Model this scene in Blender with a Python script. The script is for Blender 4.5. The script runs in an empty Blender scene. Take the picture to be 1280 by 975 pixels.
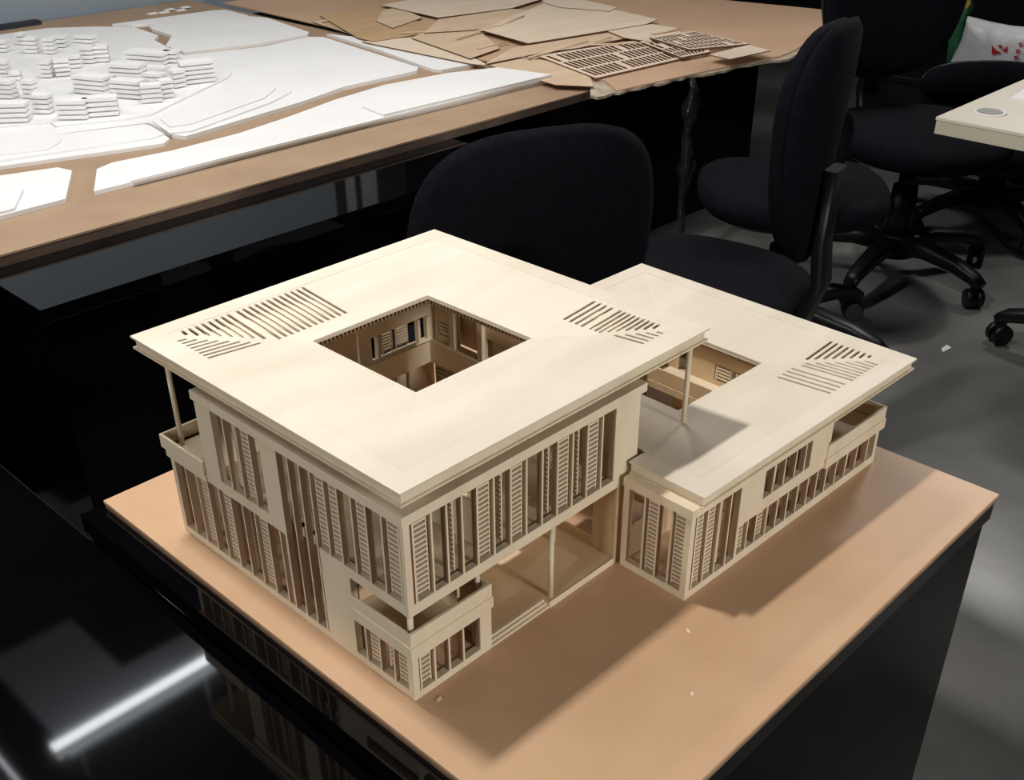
import bpy, bmesh, math, random
from mathutils import Vector, Matrix, Euler
from mathutils.geometry import tessellate_polygon
random.seed(7)
S = 0.008           # 1 scene unit = 8 mm
ZF = 73.0           # floor lies 73 units below the top of the base board
COL = bpy.context.scene.collection
sc = bpy.context.scene

# ------------------------------------------------------------------ camera
FPX, PX, PY = 1359.77, 639.63, 575.1
CAM = Vector((-58.191, -72.683, 91.551)); EUL = Euler((1.0075, 0.0056, -0.8023), 'XYZ')
cd = bpy.data.cameras.new('camera'); co = bpy.data.objects.new('camera', cd); COL.objects.link(co)
cd.sensor_width = 36; cd.sensor_fit = 'HORIZONTAL'; cd.lens = 36 * FPX / 1280
cd.shift_y = (PY - 487.5) / 1280; cd.shift_x = (640 - PX) / 1280
cd.clip_start = 0.01; cd.clip_end = 60
co.location = (CAM.x * S, CAM.y * S, (CAM.z + ZF) * S); co.rotation_euler = EUL
sc.camera = co
RM = EUL.to_matrix()
def at(u, v, z):
    "point of the horizontal plane z (cm) seen at a photo pixel: used to survey flat things lying on the tables"
    d = RM @ Vector(((u - PX) / FPX, -(v - PY) / FPX, -1))
    t = (z - CAM.z) / d.z
    return (CAM.x + t * d.x, CAM.y + t * d.y)

# ------------------------------------------------------------------ materials
def mat(name, col, rough=0.6, col2=None, scale=(8, 8, 8), detail=4, bump=0.0, bscale=60, spec=0.5, coat=0, sheen=0, emit=None, metal=0, mix=(0.35, 0.65)):
    m = bpy.data.materials.new(name); m.use_nodes = True
    nt = m.node_tree; b = nt.nodes['Principled BSDF']
    b.inputs['Base Color'].default_value = (*col, 1); b.inputs['Roughness'].default_value = rough
    b.inputs['Specular IOR Level'].default_value = spec; b.inputs['Metallic'].default_value = metal
    if coat: b.inputs['Coat Weight'].default_value = coat
    if sheen: b.inputs['Sheen Weight'].default_value = sheen
    tc = nt.nodes.new('ShaderNodeTexCoord')
    if col2:
        mp = nt.nodes.new('ShaderNodeMapping'); mp.inputs['Scale'].default_value = scale
        n = nt.nodes.new('ShaderNodeTexNoise'); n.inputs['Scale'].default_value = 1; n.inputs['Detail'].default_value = detail
        r = nt.nodes.new('ShaderNodeValToRGB')
        r.color_ramp.elements[0].position = mix[0]; r.color_ramp.elements[1].position = mix[1]
        r.color_ramp.elements[0].color = (*col, 1); r.color_ramp.elements[1].color = (*col2, 1)
        nt.links.new(tc.outputs['Object'], mp.inputs['Vector']); nt.links.new(mp.outputs[0], n.inputs['Vector'])
        nt.links.new(n.outputs['Fac'], r.inputs[0]); nt.links.new(r.outputs[0], b.inputs['Base Color'])
    if bump:
        n2 = nt.nodes.new('ShaderNodeTexNoise'); n2.inputs['Scale'].default_value = bscale; n2.inputs['Detail'].default_value = 3
        bp = nt.nodes.new('ShaderNodeBump'); bp.inputs['Strength'].default_value = bump; bp.inputs['Distance'].default_value = 0.01
        nt.links.new(tc.outputs['Object'], n2.inputs['Vector']); nt.links.new(n2.outputs['Fac'], bp.inputs['Height'])
        nt.links.new(bp.outputs[0], b.inputs['Normal'])
    if emit:
        b.inputs['Emission Color'].default_value = (*emit[:3], 1); b.inputs['Emission Strength'].default_value = emit[3]
    return m
M = {
 'roofwood': mat('basswood_roof', (.71, .625, .51), .5, (.79, .715, .60), (5, 16, 9), spec=.35),
 'wood': mat('basswood_facade', (.74, .625, .455), .55, (.80, .69, .52), (30, 30, 8), spec=.3),
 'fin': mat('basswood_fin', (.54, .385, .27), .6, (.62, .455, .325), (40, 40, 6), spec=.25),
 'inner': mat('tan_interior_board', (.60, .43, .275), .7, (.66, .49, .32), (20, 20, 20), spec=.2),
 'porch': mat('tan_porch_board', (.66, .49, .30), .6, (.71, .54, .345), (15, 15, 15), spec=.3),
 'pale': mat('lit_tint_board', (.72, .58, .22), .6, (.78, .62, .27), (20, 20, 20)),  # interior wood seen lit: the yellow light is put into the colour
 'mdf': mat('hardboard_base', (.55, .345, .205), .42, (.60, .385, .235), (9, 9, 9), bump=.02, bscale=300, spec=.4),
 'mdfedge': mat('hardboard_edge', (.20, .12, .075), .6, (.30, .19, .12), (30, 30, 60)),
 'sitebd': mat('site_board_brown', (.36, .245, .16), .6, (.41, .285, .19), (6, 6, 6), bump=.02, bscale=200, spec=.3),
 'siteedge': mat('site_board_edge', (.10, .066, .047), .6, (.13, .09, .065), (20, 20, 40)),
 'foam': mat('white_foam_board', (.80, .80, .81), .75, (.84, .84, .845), (5, 5, 5), spec=.2),
 'foamblk': mat('white_model_card', (.83, .83, .835), .8, (.86, .86, .86), (30, 30, 30), spec=.2),
 'ply': mat('thin_plywood', (.64, .475, .33), .55, (.71, .55, .40), (4, 18, 8), spec=.3),
 'plybrown': mat('brown_plywood', (.50, .335, .185), .55, (.58, .40, .235), (4, 22, 8), spec=.3),
 'plypale': mat('pale_basswood_sheet', (.76, .615, .475), .5, (.82, .69, .56), (3, 18, 8), spec=.3),
 'scorch': mat('scorched_cut_edge', (.10, .048, .024), .7, (.16, .08, .042), (40, 40, 40)),
 'card': mat('pinkish_hardboard', (.52, .345, .23), .6, (.58, .39, .265), (3, 3, 3), spec=.3),
 'torn': mat('torn_grey_cardboard', (.36, .29, .21), .95, (.52, .44, .34), (30, 30, 30), bump=.6, bscale=90),
 'gloss': mat('black_gloss_acrylic', (.0012, .0013, .0018), .045, (.002, .0022, .003), (3, 3, 3), spec=.5),
 'satin': mat('black_satin_panel', (.0012, .0013, .0018), .16, (.002, .0022, .003), (3, 3, 3), spec=.08),
 'fabric': mat('black_blue_fabric', (.003, .0033, .006), .95, (.005, .0053, .0095), (90, 90, 90), bump=.25, bscale=450, spec=.12),
 'plastic': mat('black_chair_plastic', (.004, .004, .005), .42, (.006, .006, .007), (40, 40, 40), bump=.05, bscale=300, spec=.4),
 'concrete': mat('polished_concrete', (.10, .098, .095), .27, (.22, .215, .21), (1.8, 1.8, 1.8), detail=8, bump=.03, bscale=12, spec=.45, mix=(.34, .68)),
 'dark': mat('dark_wall_paint', (.006, .0065, .008), .85, (.009, .0095, .011), (2, 2, 2), spec=.2),
 'partition': mat('grey_blue_partition', (.27, .32, .37), .7, (.30, .35, .40), (1.5, 1.5, 1.5), spec=.2),
 'pillar': mat('dark_slate_pillar', (.028, .031, .038), .7, (.034, .037, .045), (2, 2, 2), spec=.2),
 'palebar': mat('pale_window_post', (.42, .46, .48), .6, (.46, .50, .52), (3, 3, 3)),
 'ceil': mat('dark_ceiling_paint', (.004, .0044, .005), .9, (.006, .0065, .007), (2, 2, 2)),
 'soffit': mat('pale_ceiling_panel', (.70, .75, .83), .7, (.74, .79, .86), (2, 2, 2)),
 'lamp': mat('lamp_diffuser', (.9, .9, .9), .5, (.92, .92, .92), (2, 2, 2), emit=(.92, .96, 1.0, 20)),
 'lampdim': mat('dim_lamp_diffuser', (.9, .9, .9), .5, (.92, .92, .92), (2, 2, 2), emit=(.92, .96, 1.0, 7)),
 'laminate': mat('cream_laminate', (.66, .61, .51), .45, (.70, .65, .55), (4, 4, 4), spec=.4),
 'lamedge': mat('greenish_cream_edge', (.50, .48, .36), .5, (.55, .53, .41), (10, 10, 10)),
 'grey': mat('grey_plastic_cap', (.20, .20, .18), .5, (.24, .24, .22), (30, 30, 30)),
 'white': mat('white_plastic', (.70, .69, .66), .4, (.74, .73, .70), (10, 10, 10)),
 'paper': mat('white_paper', (.85, .85, .84), .8, (.88, .88, .87), (10, 10, 10)),
 'bag': mat('white_plastic_bag', (.78, .79, .83), .35, (.84, .85, .88), (7, 7, 7), bump=.25, bscale=14, spec=.4),
 'red': mat('red_print', (.55, .012, .03), .4, (.60, .02, .04), (10, 10, 10)),
 'green': mat('green_plastic_bag', (.02, .10, .045), .4, (.03, .15, .07), (20, 20, 20), bump=.3, bscale=40),
 'yellow': mat('yellow_print', (.45, .28, .03), .5, (.5, .33, .05), (20, 20, 20)),
 'blkbag': mat('black_plastic_film', (.010, .012, .011), .16, (.03, .034, .03), (14, 14, 14), bump=.5, bscale=30, spec=.6),
 'bucket': mat('grey_white_bucket', (.26, .27, .29), .4, (.30, .31, .33), (10, 10, 10)),
}

# ------------------------------------------------------------------ mesh builder (cm, scene axes)
class MB:
    def __init__(s): s.v = []; s.f = []; s.smooth = []
    def quad(s, *p):
        i = len(s.v); s.v += [tuple(q) for q in p]; s.f.append(tuple(range(i, i + len(p)))); s.smooth.append(False)
    def hexa(s, c):           # 8 corners: bottom 4, top 4
        i = len(s.v); s.v += [tuple(q) for q in c]
        for f in ((3, 2, 1, 0), (4, 5, 6, 7), (0, 1, 5, 4), (1, 2, 6, 5), (2, 3, 7, 6), (3, 0, 4, 7)):
            s.f.append(tuple(i + k for k in f)); s.smooth.append(False)
    def box(s, x0, x1, y0, y1, z0, z1):
        s.hexa([(x0, y0, z0), (x1, y0, z0), (x1, y1, z0), (x0, y1, z0), (x0, y0, z1), (x1, y0, z1), (x1, y1, z1), (x0, y1, z1)])
    def mbox(s, mp, u0, u1, v0, v1, d0, d1):
        s.hexa([mp(u0, v0, d0), mp(u1, v0, d0), mp(u1, v0, d1), mp(u0, v0, d1), mp(u0, v1, d0), mp(u1, v1, d0), mp(u1, v1, d1), mp(u0, v1, d1)])
    def rings(s, rings, cap=True, smooth=True):
        n = len(rings[0]); b = len(s.v)
        for r in rings: s.v += [tuple(p) for p in r]
        for k in range(len(rings) - 1):
            for j in range(n):
                a = b + k * n + j; c = b + k * n + (j + 1) % n
                s.f.append((a, c, c + n, a + n)); s.smooth.append(smooth)
        if cap:
            s.f.append(tuple(b + j for j in range(n))[::-1]); s.smooth.append(False)
            e = b + (len(rings) - 1) * n
            s.f.append(tuple(e + j for j in range(n))); s.smooth.append(False)
    def cyl(s, x, y, z0, z1, r, r2=None, n=20):
        r2 = r if r2 is None else r2
        ci = lambda z, q: [(x + q * math.cos(2 * math.pi * k / n), y + q * math.sin(2 * math.pi * k / n), z) for k in range(n)]
        s.rings([ci(z0, r), ci(z1, r2)])
    def cylax(s, p, ax, h, r, n=16):      # cylinder about an axis, centred at p
        ax = Vector(ax).normalized(); t = ax.orthogonal().normalized(); w = ax.cross(t); p = Vector(p)
        ci = lambda q, rr: [p + ax * q + (t * math.cos(2 * math.pi * k / n) + w * math.sin(2 * math.pi * k / n)) * rr for k in range(n)]
        s.rings([ci(-h / 2, r * .86), ci(-h / 2 * .7, r), ci(h / 2 * .7, r), ci(h / 2, r * .86)])
    def bar(s, pts, w, h, up=(0, 0, 1), side=None):   # rectangular bar swept along points; w, h lists or numbers
        rr = []
        n = len(pts); P = [Vector(p) for p in pts]
        for i in range(n):
            d = (P[min(i + 1, n - 1)] - P[max(i - 1, 0)]).normalized()
            sd = Vector(side) if side else d.cross(Vector(up)).normalized(); uu = sd.cross(d).normalized()
            ww = w[i] if isinstance(w, (list, tuple)) else w; hh = h[i] if isinstance(h, (list, tuple)) else h
            k = .3
            pr = [(-1, -1 + k), (-1 + k, -1), (1 - k, -1), (1, -1 + k), (1, 1 - k), (1 - k, 1), (-1 + k, 1), (-1, 1 - k)]
            rr.append([P[i] + sd * a * ww / 2 + uu * b * hh / 2 for a, b in pr])
        s.rings(rr)
    def slab(s, poly, ztop, t, holes=()):  # polygon in plan (list of xy), ztop number or function; vertical thickness t
        zf = ztop if callable(ztop) else (lambda x, y: ztop)
        loops = [list(poly)] + [list(h) for h in holes]
        flat = [p for l in loops for p in l]
        tris = tessellate_polygon([[Vector((p[0], p[1], 0)) for p in l] for l in loops])
        b = len(s.v); n = len(flat)
        s.v += [(p[0], p[1], zf(*p)) for p in flat]; s.v += [(p[0], p[1], zf(*p) - t) for p in flat]
        for tr in tris:
            if abs((flat[tr[1]][0]-flat[tr[0]][0])*(flat[tr[2]][1]-flat[tr[0]][1])-(flat[tr[2]][0]-flat[tr[0]][0])*(flat[tr[1]][1]-flat[tr[0]][1])) < 1e-9: continue
            s.f.append(tuple(b + k for k in tr)); s.f.append(tuple(b + n + k for k in tr[::-1])); s.smooth += [False, False]
        o = 0
        for l in loops:
            for k in range(len(l)):
                a = b + o + k; c = b + o + (k + 1) % len(l)
                s.f.append((a, a + n, c + n, c)); s.smooth.append(False)
            o += len(l)
    def build(s, name, m, parent=None, bevel=0, weld=False):
        org = parent['_org'] if parent is not None else None
        rot = 0
        if org is None:
            xs = [p[0] for p in s.v]; ys = [p[1] for p in s.v]; zs = [p[2] for p in s.v]
            org = ((min(xs) + max(xs)) / 2, (min(ys) + max(ys)) / 2, min(zs))
        me = bpy.data.meshes.new(name)
        me.from_pydata([((x - org[0]) * S, (y - org[1]) * S, (z - org[2]) * S) for x, y, z in s.v], [], s.f)
        bm = bmesh.new(); bm.from_mesh(me)
        for f, sm in zip(bm.faces, s.smooth): f.smooth = sm
        if weld: bmesh.ops.remove_doubles(bm, verts=bm.verts, dist=1e-5)
        bmesh.ops.recalc_face_normals(bm, faces=bm.faces)
        bm.to_mesh(me); bm.free()
        o = bpy.data.objects.new(name, me); COL.objects.link(o)
        me.materials.append(M[m])
        if parent is not None: o.parent = parent
        else: o.location = (org[0] * S, org[1] * S, (org[2] + ZF) * S)
        o['_org'] = org
        if bevel:
            bv = o.modifiers.new('bevel', 'BEVEL'); bv.width = bevel * S; bv.segments = 2; bv.limit_method = 'ANGLE'
        return o
def tag(o, label=None, cat=None, group=None, kind=None):
    for k, v in (('label', label), ('category', cat), ('group', group), ('kind', kind)):
        if v: o[k] = v
    return o
def thing(name, x, y, z, label, cat, group=None, rot=0):
    e = bpy.data.objects.new(name, None); COL.objects.link(e); e.empty_display_size = .05
    e.location = (x * S, y * S, (z + ZF) * S); e.rotation_euler = (0, 0, rot); e['_org'] = (x, y, z)
    return tag(e, label, cat, group)
def struct(name, mb, m): return tag(mb.build(name, m), kind='structure')
def one(*boxes):
    m = MB()
    for b in boxes: m.box(*b)
    return m

# ------------------------------------------------------------------ the room
struct('floor', one((-260, 720, -360, 580, -ZF - 6, -ZF)), 'concrete')
struct('ceiling', one((-260, 720, -360, 580, 264, 270)), 'ceil')
struct('wall_back', one((-260, 720, 560, 580, -ZF, 264)), 'dark')
struct('wall_right', one((700, 720, -360, 560, -ZF, 264)), 'dark')
struct('wall_left', one((-260, -240, -360, 560, -ZF, 264)), 'dark')
struct('wall_front', one((-240, 700, -360, -340, -ZF, 264)), 'dark')
struct('wall_partition', one((-240, 316, 434, 442, -ZF, 140)), 'partition')
struct('trim_1', one((316, 372, 436, 450, -ZF, 150)), 'pillar')

# ------------------------------------------------------------------ wooden model: facade helpers
def holes_wall(mp, u0, u1, v0, v1, holes, d0, d1, mb=None):
    mb = mb or MB()
    us = sorted({u0, u1, *[min(max(h[k], u0), u1) for h in holes for k in (0, 1)]})
    vs = sorted({v0, v1, *[min(max(h[k], v0), v1) for h in holes for k in (2, 3)]})
    def solid(i, j):
        if i < 0 or j < 0 or i >= len(us) - 1 or j >= len(vs) - 1: return False
        cu = (us[i] + us[i + 1]) / 2; cv = (vs[j] + vs[j + 1]) / 2
        return not any(h[0] < cu < h[1] and h[2] < cv < h[3] for h in holes)
    for i in range(len(us) - 1):
        for j in range(len(vs) - 1):
            if not solid(i, j): continue
            a, b, c, d = us[i], us[i + 1], vs[j], vs[j + 1]
            mb.quad(mp(a, c, d0), mp(b, c, d0), mp(b, d, d0), mp(a, d, d0))
            mb.quad(mp(a, c, d1), mp(a, d, d1), mp(b, d, d1), mp(b, c, d1))
            if not solid(i - 1, j): mb.quad(mp(a, c, d0), mp(a, d, d0), mp(a, d, d1), mp(a, c, d1))
            if not solid(i + 1, j): mb.quad(mp(b, c, d0), mp(b, c, d1), mp(b, d, d1), mp(b, d, d0))
            if not solid(i, j - 1): mb.quad(mp(a, c, d0), mp(a, c, d1), mp(b, c, d1), mp(b, c, d0))
            if not solid(i, j + 1): mb.quad(mp(a, d, d0), mp(b, d, d0), mp(b, d, d1), mp(a, d, d1))
    return mb
FT = .25          # fin thickness
DEP = .92
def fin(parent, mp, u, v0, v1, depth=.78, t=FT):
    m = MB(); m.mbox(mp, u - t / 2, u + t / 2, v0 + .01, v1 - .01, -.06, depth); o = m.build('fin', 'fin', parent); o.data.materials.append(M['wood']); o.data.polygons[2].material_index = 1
def louver(parent, mp, u0, u1, v0, v1, d, pitch=.66):
    m = MB(); st = .22
    m.mbox(mp, u0 + .02, u0 + st, v0 + .02, v1 - .02, d, d + .22); m.mbox(mp, u1 - st, u1 - .02, v0 + .02, v1 - .02, d, d + .22)
    n = int((v1 - v0 - .3) / pitch)
    for k in range(n):
        v = v0 + .35 + (k + .5) * (v1 - v0 - .5) / n
        a, b = u0 + st * .5, u1 - st * .5
        dz, dy, t = .02, .21, .125     # tilted slat: outer edge low
        c = []
        for off in (-t, t):
            c += [mp(a, v - dz + off, d - dy + .1), mp(b, v - dz + off, d - dy + .1), mp(b, v + dz + off, d + dy + .1), mp(a, v + dz + off, d + dy + .1)]
        m.hexa(c)
    m.build('louver_screen', 'wood', parent)
def shutter(parent, mp, u, v0, v1, d, w=1.7):     # louver screen swung open, square to the facade
    louver(parent, (lambda a, v, q: mp(u + q - d, v, d + .1 + a)), 0, w, v0, v1, d)

def roof(parent, x0, x1, y0, y1, z, bd, op, zin, slots, cut=None):
    """hipped sheet roof falling to a square opening; flat border bd wide, slots per side, optional corner cut (xa, ya, xb, yb)"""
    ox0, ox1, oy0, oy1 = op; xi0, xi1, yi0, yi1 = x0 + bd, x1 - bd, y0 + bd, y1 - bd
    T = .28; m = MB()
    zs = {'L': lambda x, y: z + (zin - z) * (x - xi0) / (ox0 - xi0), 'R': lambda x, y: z + (zin - z) * (xi1 - x) / (xi1 - ox1),
          'F': lambda x, y: z + (zin - z) * (y - yi0) / (oy0 - yi0), 'B': lambda x, y: z + (zin - z) * (yi1 - y) / (yi1 - oy1)}
    P = {'F': [(xi0, yi0), (xi1, yi0), (ox1, oy0), (ox0, oy0)], 'R': [(xi1, yi0), (xi1, yi1), (ox1, oy1), (ox1, oy0)],
         'B': [(xi1, yi1), (xi0, yi1), (ox0, oy1), (ox1, oy1)], 'L': [(xi0, yi1), (xi0, yi0), (ox0, oy0), (ox0, oy1)]}
    ring = {'F': [(x0, y0), (x1, y0), (xi1, yi0), (xi0, yi0)], 'R': [(x1, y0), (x1, y1), (xi1, yi1), (xi1, yi0)],
            'B': [(x1, y1), (x0, y1), (xi0, yi1), (xi1, yi1)], 'L': [(x0, y1), (x0, y0), (xi0, yi0), (xi0, yi1)]}
    if cut:
        xa, ya, xb, yb = cut
        h = lambda x: yi1 + (oy1 - yi1) * (x - xi0) / (ox0 - xi0)
        P['L'] = [(xi0, ya), (xi0, yi0), (ox0, oy0), (ox0, oy1), (xb, h(xb)), (xb, yb), (xa, yb), (xa, ya)]
        P['B'] = [(xi1, yi1), (xb, yi1), (xb, h(xb)), (ox0, oy1), (ox1, oy1)]
        ring['L'] = [(x0, ya), (x0, y0), (xi0, yi0), (xi0, ya)]
        ring['B'] = [(x1, y1), (xb, y1), (xb, yi1), (xi1, yi1)]
    rf = MB()
    for k in 'FRBL': rf.slab(P[k], zs[k], T, slots.get(k, ()))
    ro = rf.build('roof', 'roofwood', parent, weld=False)
    bo = MB()
    for k in 'FRBL': bo.slab(ring[k], z + .05, T)
    bo.build('roof_border', 'roofwood', ro)
    # fascia, lower lip and soffit
    f = MB(); i = .45; zt, zb = z - T, z - 1.55
    f.box(x0 + i, x1 - i, y0 + i, y0 + i + .3, zb, zt); f.box(x1 - i - .3, x1 - i, y0 + i + .3, y1 - i, zb, zt)
    xs = cut[2] if cut else x0 + i + .3
    f.box(xs, x1 - i - .3, y1 - i - .3, y1 - i, zb, zt)
    f.box(x0 + i, x0 + i + .3, y0 + i + .3, cut[1] if cut else y1 - i, zb, zt)
    f.build('fascia', 'wood', ro)
    s = MB(); z1, z0 = zb - .003, zb - .25; e = .08
    if cut:
        s.box(x0 + e, x1 - e, y0 + e, cut[1] - .1, z0, z1); s.box(cut[0] + .4, x1 - e, cut[1] - .1, oy0, z0, z1)
    else:
        s.box(x0 + e, x1 - e, y0 + e, oy0, z0, z1)
    s.box(ox1, x1 - e, oy0, y1 - e, z0, z1)
    if cut:
        s.box(cut[2], ox1, oy1, y1 - e, z0, z1);
        s.box(cut[0] + 7, ox0, oy0, cut[3], z0, z1); s.box(cut[2], ox0, cut[3], oy1, z0, z1)
    else:
        s.box(x0 + e, ox1, oy1, y1 - e, z0, z1); s.box(x0 + e, ox0, oy0, oy1, z0, z1)
    s.build('soffit', 'wood', ro)
    # opening trim and rafter ends
    t = MB(); q = .25
    for (a, b, c, d) in ((ox0, ox1, oy0 - q, oy0 - .04), (ox0, ox1, oy1 + .04, oy1 + q), (ox0 - q, ox0 - .04, oy0 - q, oy1 + q), (ox1 + .04, ox1 + q, oy0 - q, oy1 + q)):
        t.box(a, b, c, d, zin - .55, zin - .30)
    t.build('opening_trim', 'wood', ro)
    r = MB(); n = 30
    for k in range(n):
        a = ox0 + (k + .5) * (ox1 - ox0) / n; b = oy0 + (k + .5) * (oy1 - oy0) / n
        r.box(a - .16, a + .16, oy1 + .10, oy1 + 1.4, zin - 1.25, zin - .56); r.box(ox1 + .10, ox1 + 1.4, b - .16, b + .16, zin - 1.25, zin - .56)
    r.build('rafter_ends', 'mdfedge', ro)
    return ro

# ------------------------------------------------------------------ the tall courtyard building model
b1 = thing('courtyard_building_model', 20, 20, 0, 'tall pale wooden architectural model with square courtyard hole in its flat hipped roof', 'architectural model')
F1 = lambda u, v, d: (u, d, v)
L1 = lambda u, v, d: (d, u, v)
# left facade (faces the black table), both storeys
wl = holes_wall(L1, .02, 49.5, 0, 25.3, [(26, 36.5, 14.1, 24.9), (.6, 22.8, 14.1, 24.9), (15.9, 22.8, 1.1, 14.2), (22.8, 48.7, 1.1, 12.5),
     (-1, 10.4, 8.2, 12.6), (.9, 10.4, 1.1, 6.4), (40, 60, 12.6, 30)], 0, DEP).build('facade_wall', 'wood', b1, weld=True)
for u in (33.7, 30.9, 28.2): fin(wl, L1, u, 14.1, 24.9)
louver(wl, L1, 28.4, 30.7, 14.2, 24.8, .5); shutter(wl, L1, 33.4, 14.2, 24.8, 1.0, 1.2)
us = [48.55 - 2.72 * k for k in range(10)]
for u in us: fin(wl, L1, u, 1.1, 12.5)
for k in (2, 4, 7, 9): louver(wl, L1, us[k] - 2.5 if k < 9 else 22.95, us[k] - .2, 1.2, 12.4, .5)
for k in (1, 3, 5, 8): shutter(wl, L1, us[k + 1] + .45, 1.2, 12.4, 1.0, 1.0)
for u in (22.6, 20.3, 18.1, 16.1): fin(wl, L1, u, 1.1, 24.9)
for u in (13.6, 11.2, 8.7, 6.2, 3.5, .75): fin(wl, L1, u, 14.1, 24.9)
louver(wl, L1, 13.8, 15.9, 14.2, 24.8, .5); louver(wl, L1, 11.4, 13.4, 14.2, 24.8, .5); louver(wl, L1, 6.4, 8.5, 14.2, 24.8, .5); louver(wl, L1, .95, 3.3, 14.2, 24.8, .5)
shutter(wl, L1, 9.1, 14.2, 24.8, 1.0, 1.4); shutter(wl, L1, 3.9, 14.2, 24.8, 1.0, 1.4); shutter(wl, L1, 18.5, 14.6, 24.6, 1.0, 1.2)
for u in (8.3, 5.75, 3.2): fin(wl, L1, u, 1.1, 6.4)
louver(wl, L1, 5.95, 8.1, 1.2, 6.3, .5); louver(wl, L1, .95, 3.0, 1.2, 6.3, .5); shutter(wl, L1, 5.3, 1.2, 6.3, 1.0, 1.2)
# small floor-edge brackets showing inside the two-storey window
br = MB()
for u in (21.4, 19.2, 17.0): br.box(1.0, 2.0, u - .5, u + .5, 12.6, 13.9)
br.build('floor_bracket', 'wood', wl)
# front upper facade
wf = holes_wall(F1, .02, 40, 12.5, 25.3, [(.6, 35.2, 14, 24.8)], -.03, DEP).build('facade_wall', 'wood', b1, weld=True)
fu = [1.3, 3.95, 6.2, 8.5, 10.85, 13.5, 16.25, 18.9, 21.65, 24.35, 27.1, 29.85, 32.65]
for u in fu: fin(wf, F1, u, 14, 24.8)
for k in (0, 4, 6, 9, 11): louver(wf, F1, fu[k] + .2, fu[k + 1] - .2, 14.1, 24.7, .5)
for k in (2, 5, 8, 10): shutter(wf, F1, fu[k + 1] - .5, 14.1, 24.7, 1.0, 1.5)
shutter(wf, F1, .95, 14.1, 24.7, .35, .9)
# cornice over both facades
m = MB(); m.box(-.3, 40.9, -.3, 3.2, 25.1, 26.35); m.box(-.3, 3.2, 3.2, 40.2, 25.1, 26.35)
m.build('cornice', 'wood', b1)
# recessed wall band under the roof
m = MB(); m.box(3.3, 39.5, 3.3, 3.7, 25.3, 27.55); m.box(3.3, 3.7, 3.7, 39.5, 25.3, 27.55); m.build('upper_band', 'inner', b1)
# right return panel of the front facade and end walls
m = MB(); m.box(39.6, 40, 1.2, 13, 12.5, 25.1); m.build('end_wall', 'wood', b1)
m = MB(); m.box(DEP, 48.4, 48.9, 49.3, .86, 12.5); m.build('end_wall', 'wood', b1)
m = MB(); m.box(1.2, 13, 39.6, 40, 13.9, 25.1); m.build('end_wall', 'wood', b1)
# lower corner room with its roof terrace
wb = holes_wall(F1, .02, 12.7, 0, 8.2, [(.9, 10.8, 1, 6.1)], -.03, DEP).build('corner_room_wall', 'wood', b1)
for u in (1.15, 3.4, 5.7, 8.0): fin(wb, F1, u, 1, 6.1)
louver(wb, F1, 1.35, 3.2, 1.1, 6.0, .5); shutter(wb, F1, .95, 1.1, 6, .35, .8)
m = MB(); m.box(12.3, 12.7, 1.2, 9, 0, 8.2); m.box(10.9, 12.3, 1.2, 1.5, 1, 6.1); m.build('corner_room_side', 'wood', b1)
m = MB(); m.box(-.25, 12.9, -.25, 0, 6.6, 8.2); m.box(-.25, 0, 0, 10.4, 6.6, 8.2); m.box(.1, 12.6, .1, 10.4, 7.7, 8.15); m.build('terrace_slab', 'wood', b1)
m = MB(); m.box(-.1, 12.8, -.1, .25, 8.2, 10.15); m.box(-.1, .25, .25, 10.4, 8.2, 10.0); m.box(12.45, 12.8, .25, 8, 8.2, 10.15); m.build('terrace_parapet', 'wood', b1)
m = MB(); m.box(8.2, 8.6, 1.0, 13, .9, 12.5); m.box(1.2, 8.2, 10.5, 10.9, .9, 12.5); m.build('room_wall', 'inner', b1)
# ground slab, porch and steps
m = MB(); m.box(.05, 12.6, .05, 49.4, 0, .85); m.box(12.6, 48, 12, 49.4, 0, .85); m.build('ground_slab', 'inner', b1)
m = MB(); m.box(23.2, 36.2, 0, 12, 0, .95); m.box(12.75, 23.2, 1.25, 12, 0, .95); m.build('porch_floor', 'porch', b1)
m = MB(); m.box(23.2, 36.3, -.12, -.003, 0, 1.0); m.build('porch_edge', 'wood', b1)
for k in range(3):
    m = MB(); m.box(12.75, 23.2, .42 * k, .42 * (k + 1) - .01, 0, .32 * (k + 1)); m.build('step', 'wood', b1)
m = MB()
PR = lambda u, v, d: (36.25 + d, u, v)
holes_wall(PR, .45, 14, 0, 12.5, [(4, 9.3, 2.4, 8.5)], 0, .4, m); m.build('porch_side_wall', 'porch', b1)
m = MB(); m.box(36.25, 40, .003, .4, 0, 12.45); m.build('porch_front_panel', 'porch', b1)
m = MB(); m.box(12.8, 24, 12, 12.4, .95, 12.5); m.box(28, 36.2, 12, 12.4, .95, 12.5); m.build('porch_back_wall', 'inner', b1)
# upper floor slab in a ring round the courtyard, left terrace with parapet
m = MB(); m.box(1.25, 14, 1.25, 49.4, 12.6, 13.9); m.box(14, 39.6, 1.25, 14, 12.6, 13.9); m.box(14, 48.4, 44.4, 49.4, 12.6, 13.9); m.box(43.8, 48.4, 14, 44.4, 12.6, 13.9)
m.build('floor_slab', 'wood', b1)
m = MB(); m.box(-.3, 14, 49.4, 49.9, 12.5, 13.95); m.box(-.3, 0, 40, 49.4, 12.5, 13.95); m.build('terrace_slab_edge', 'wood', b1)
m = MB(); m.box(-.45, -.1, 40, 50.6, 13.7, 15.7); m.box(-.1, 34, 50.25, 50.6, 13.7, 15.7); m.box(-.1, 14, 49.4, 50.25, 13.5, 13.95); m.build('terrace_parapet', 'wood', b1)
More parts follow.
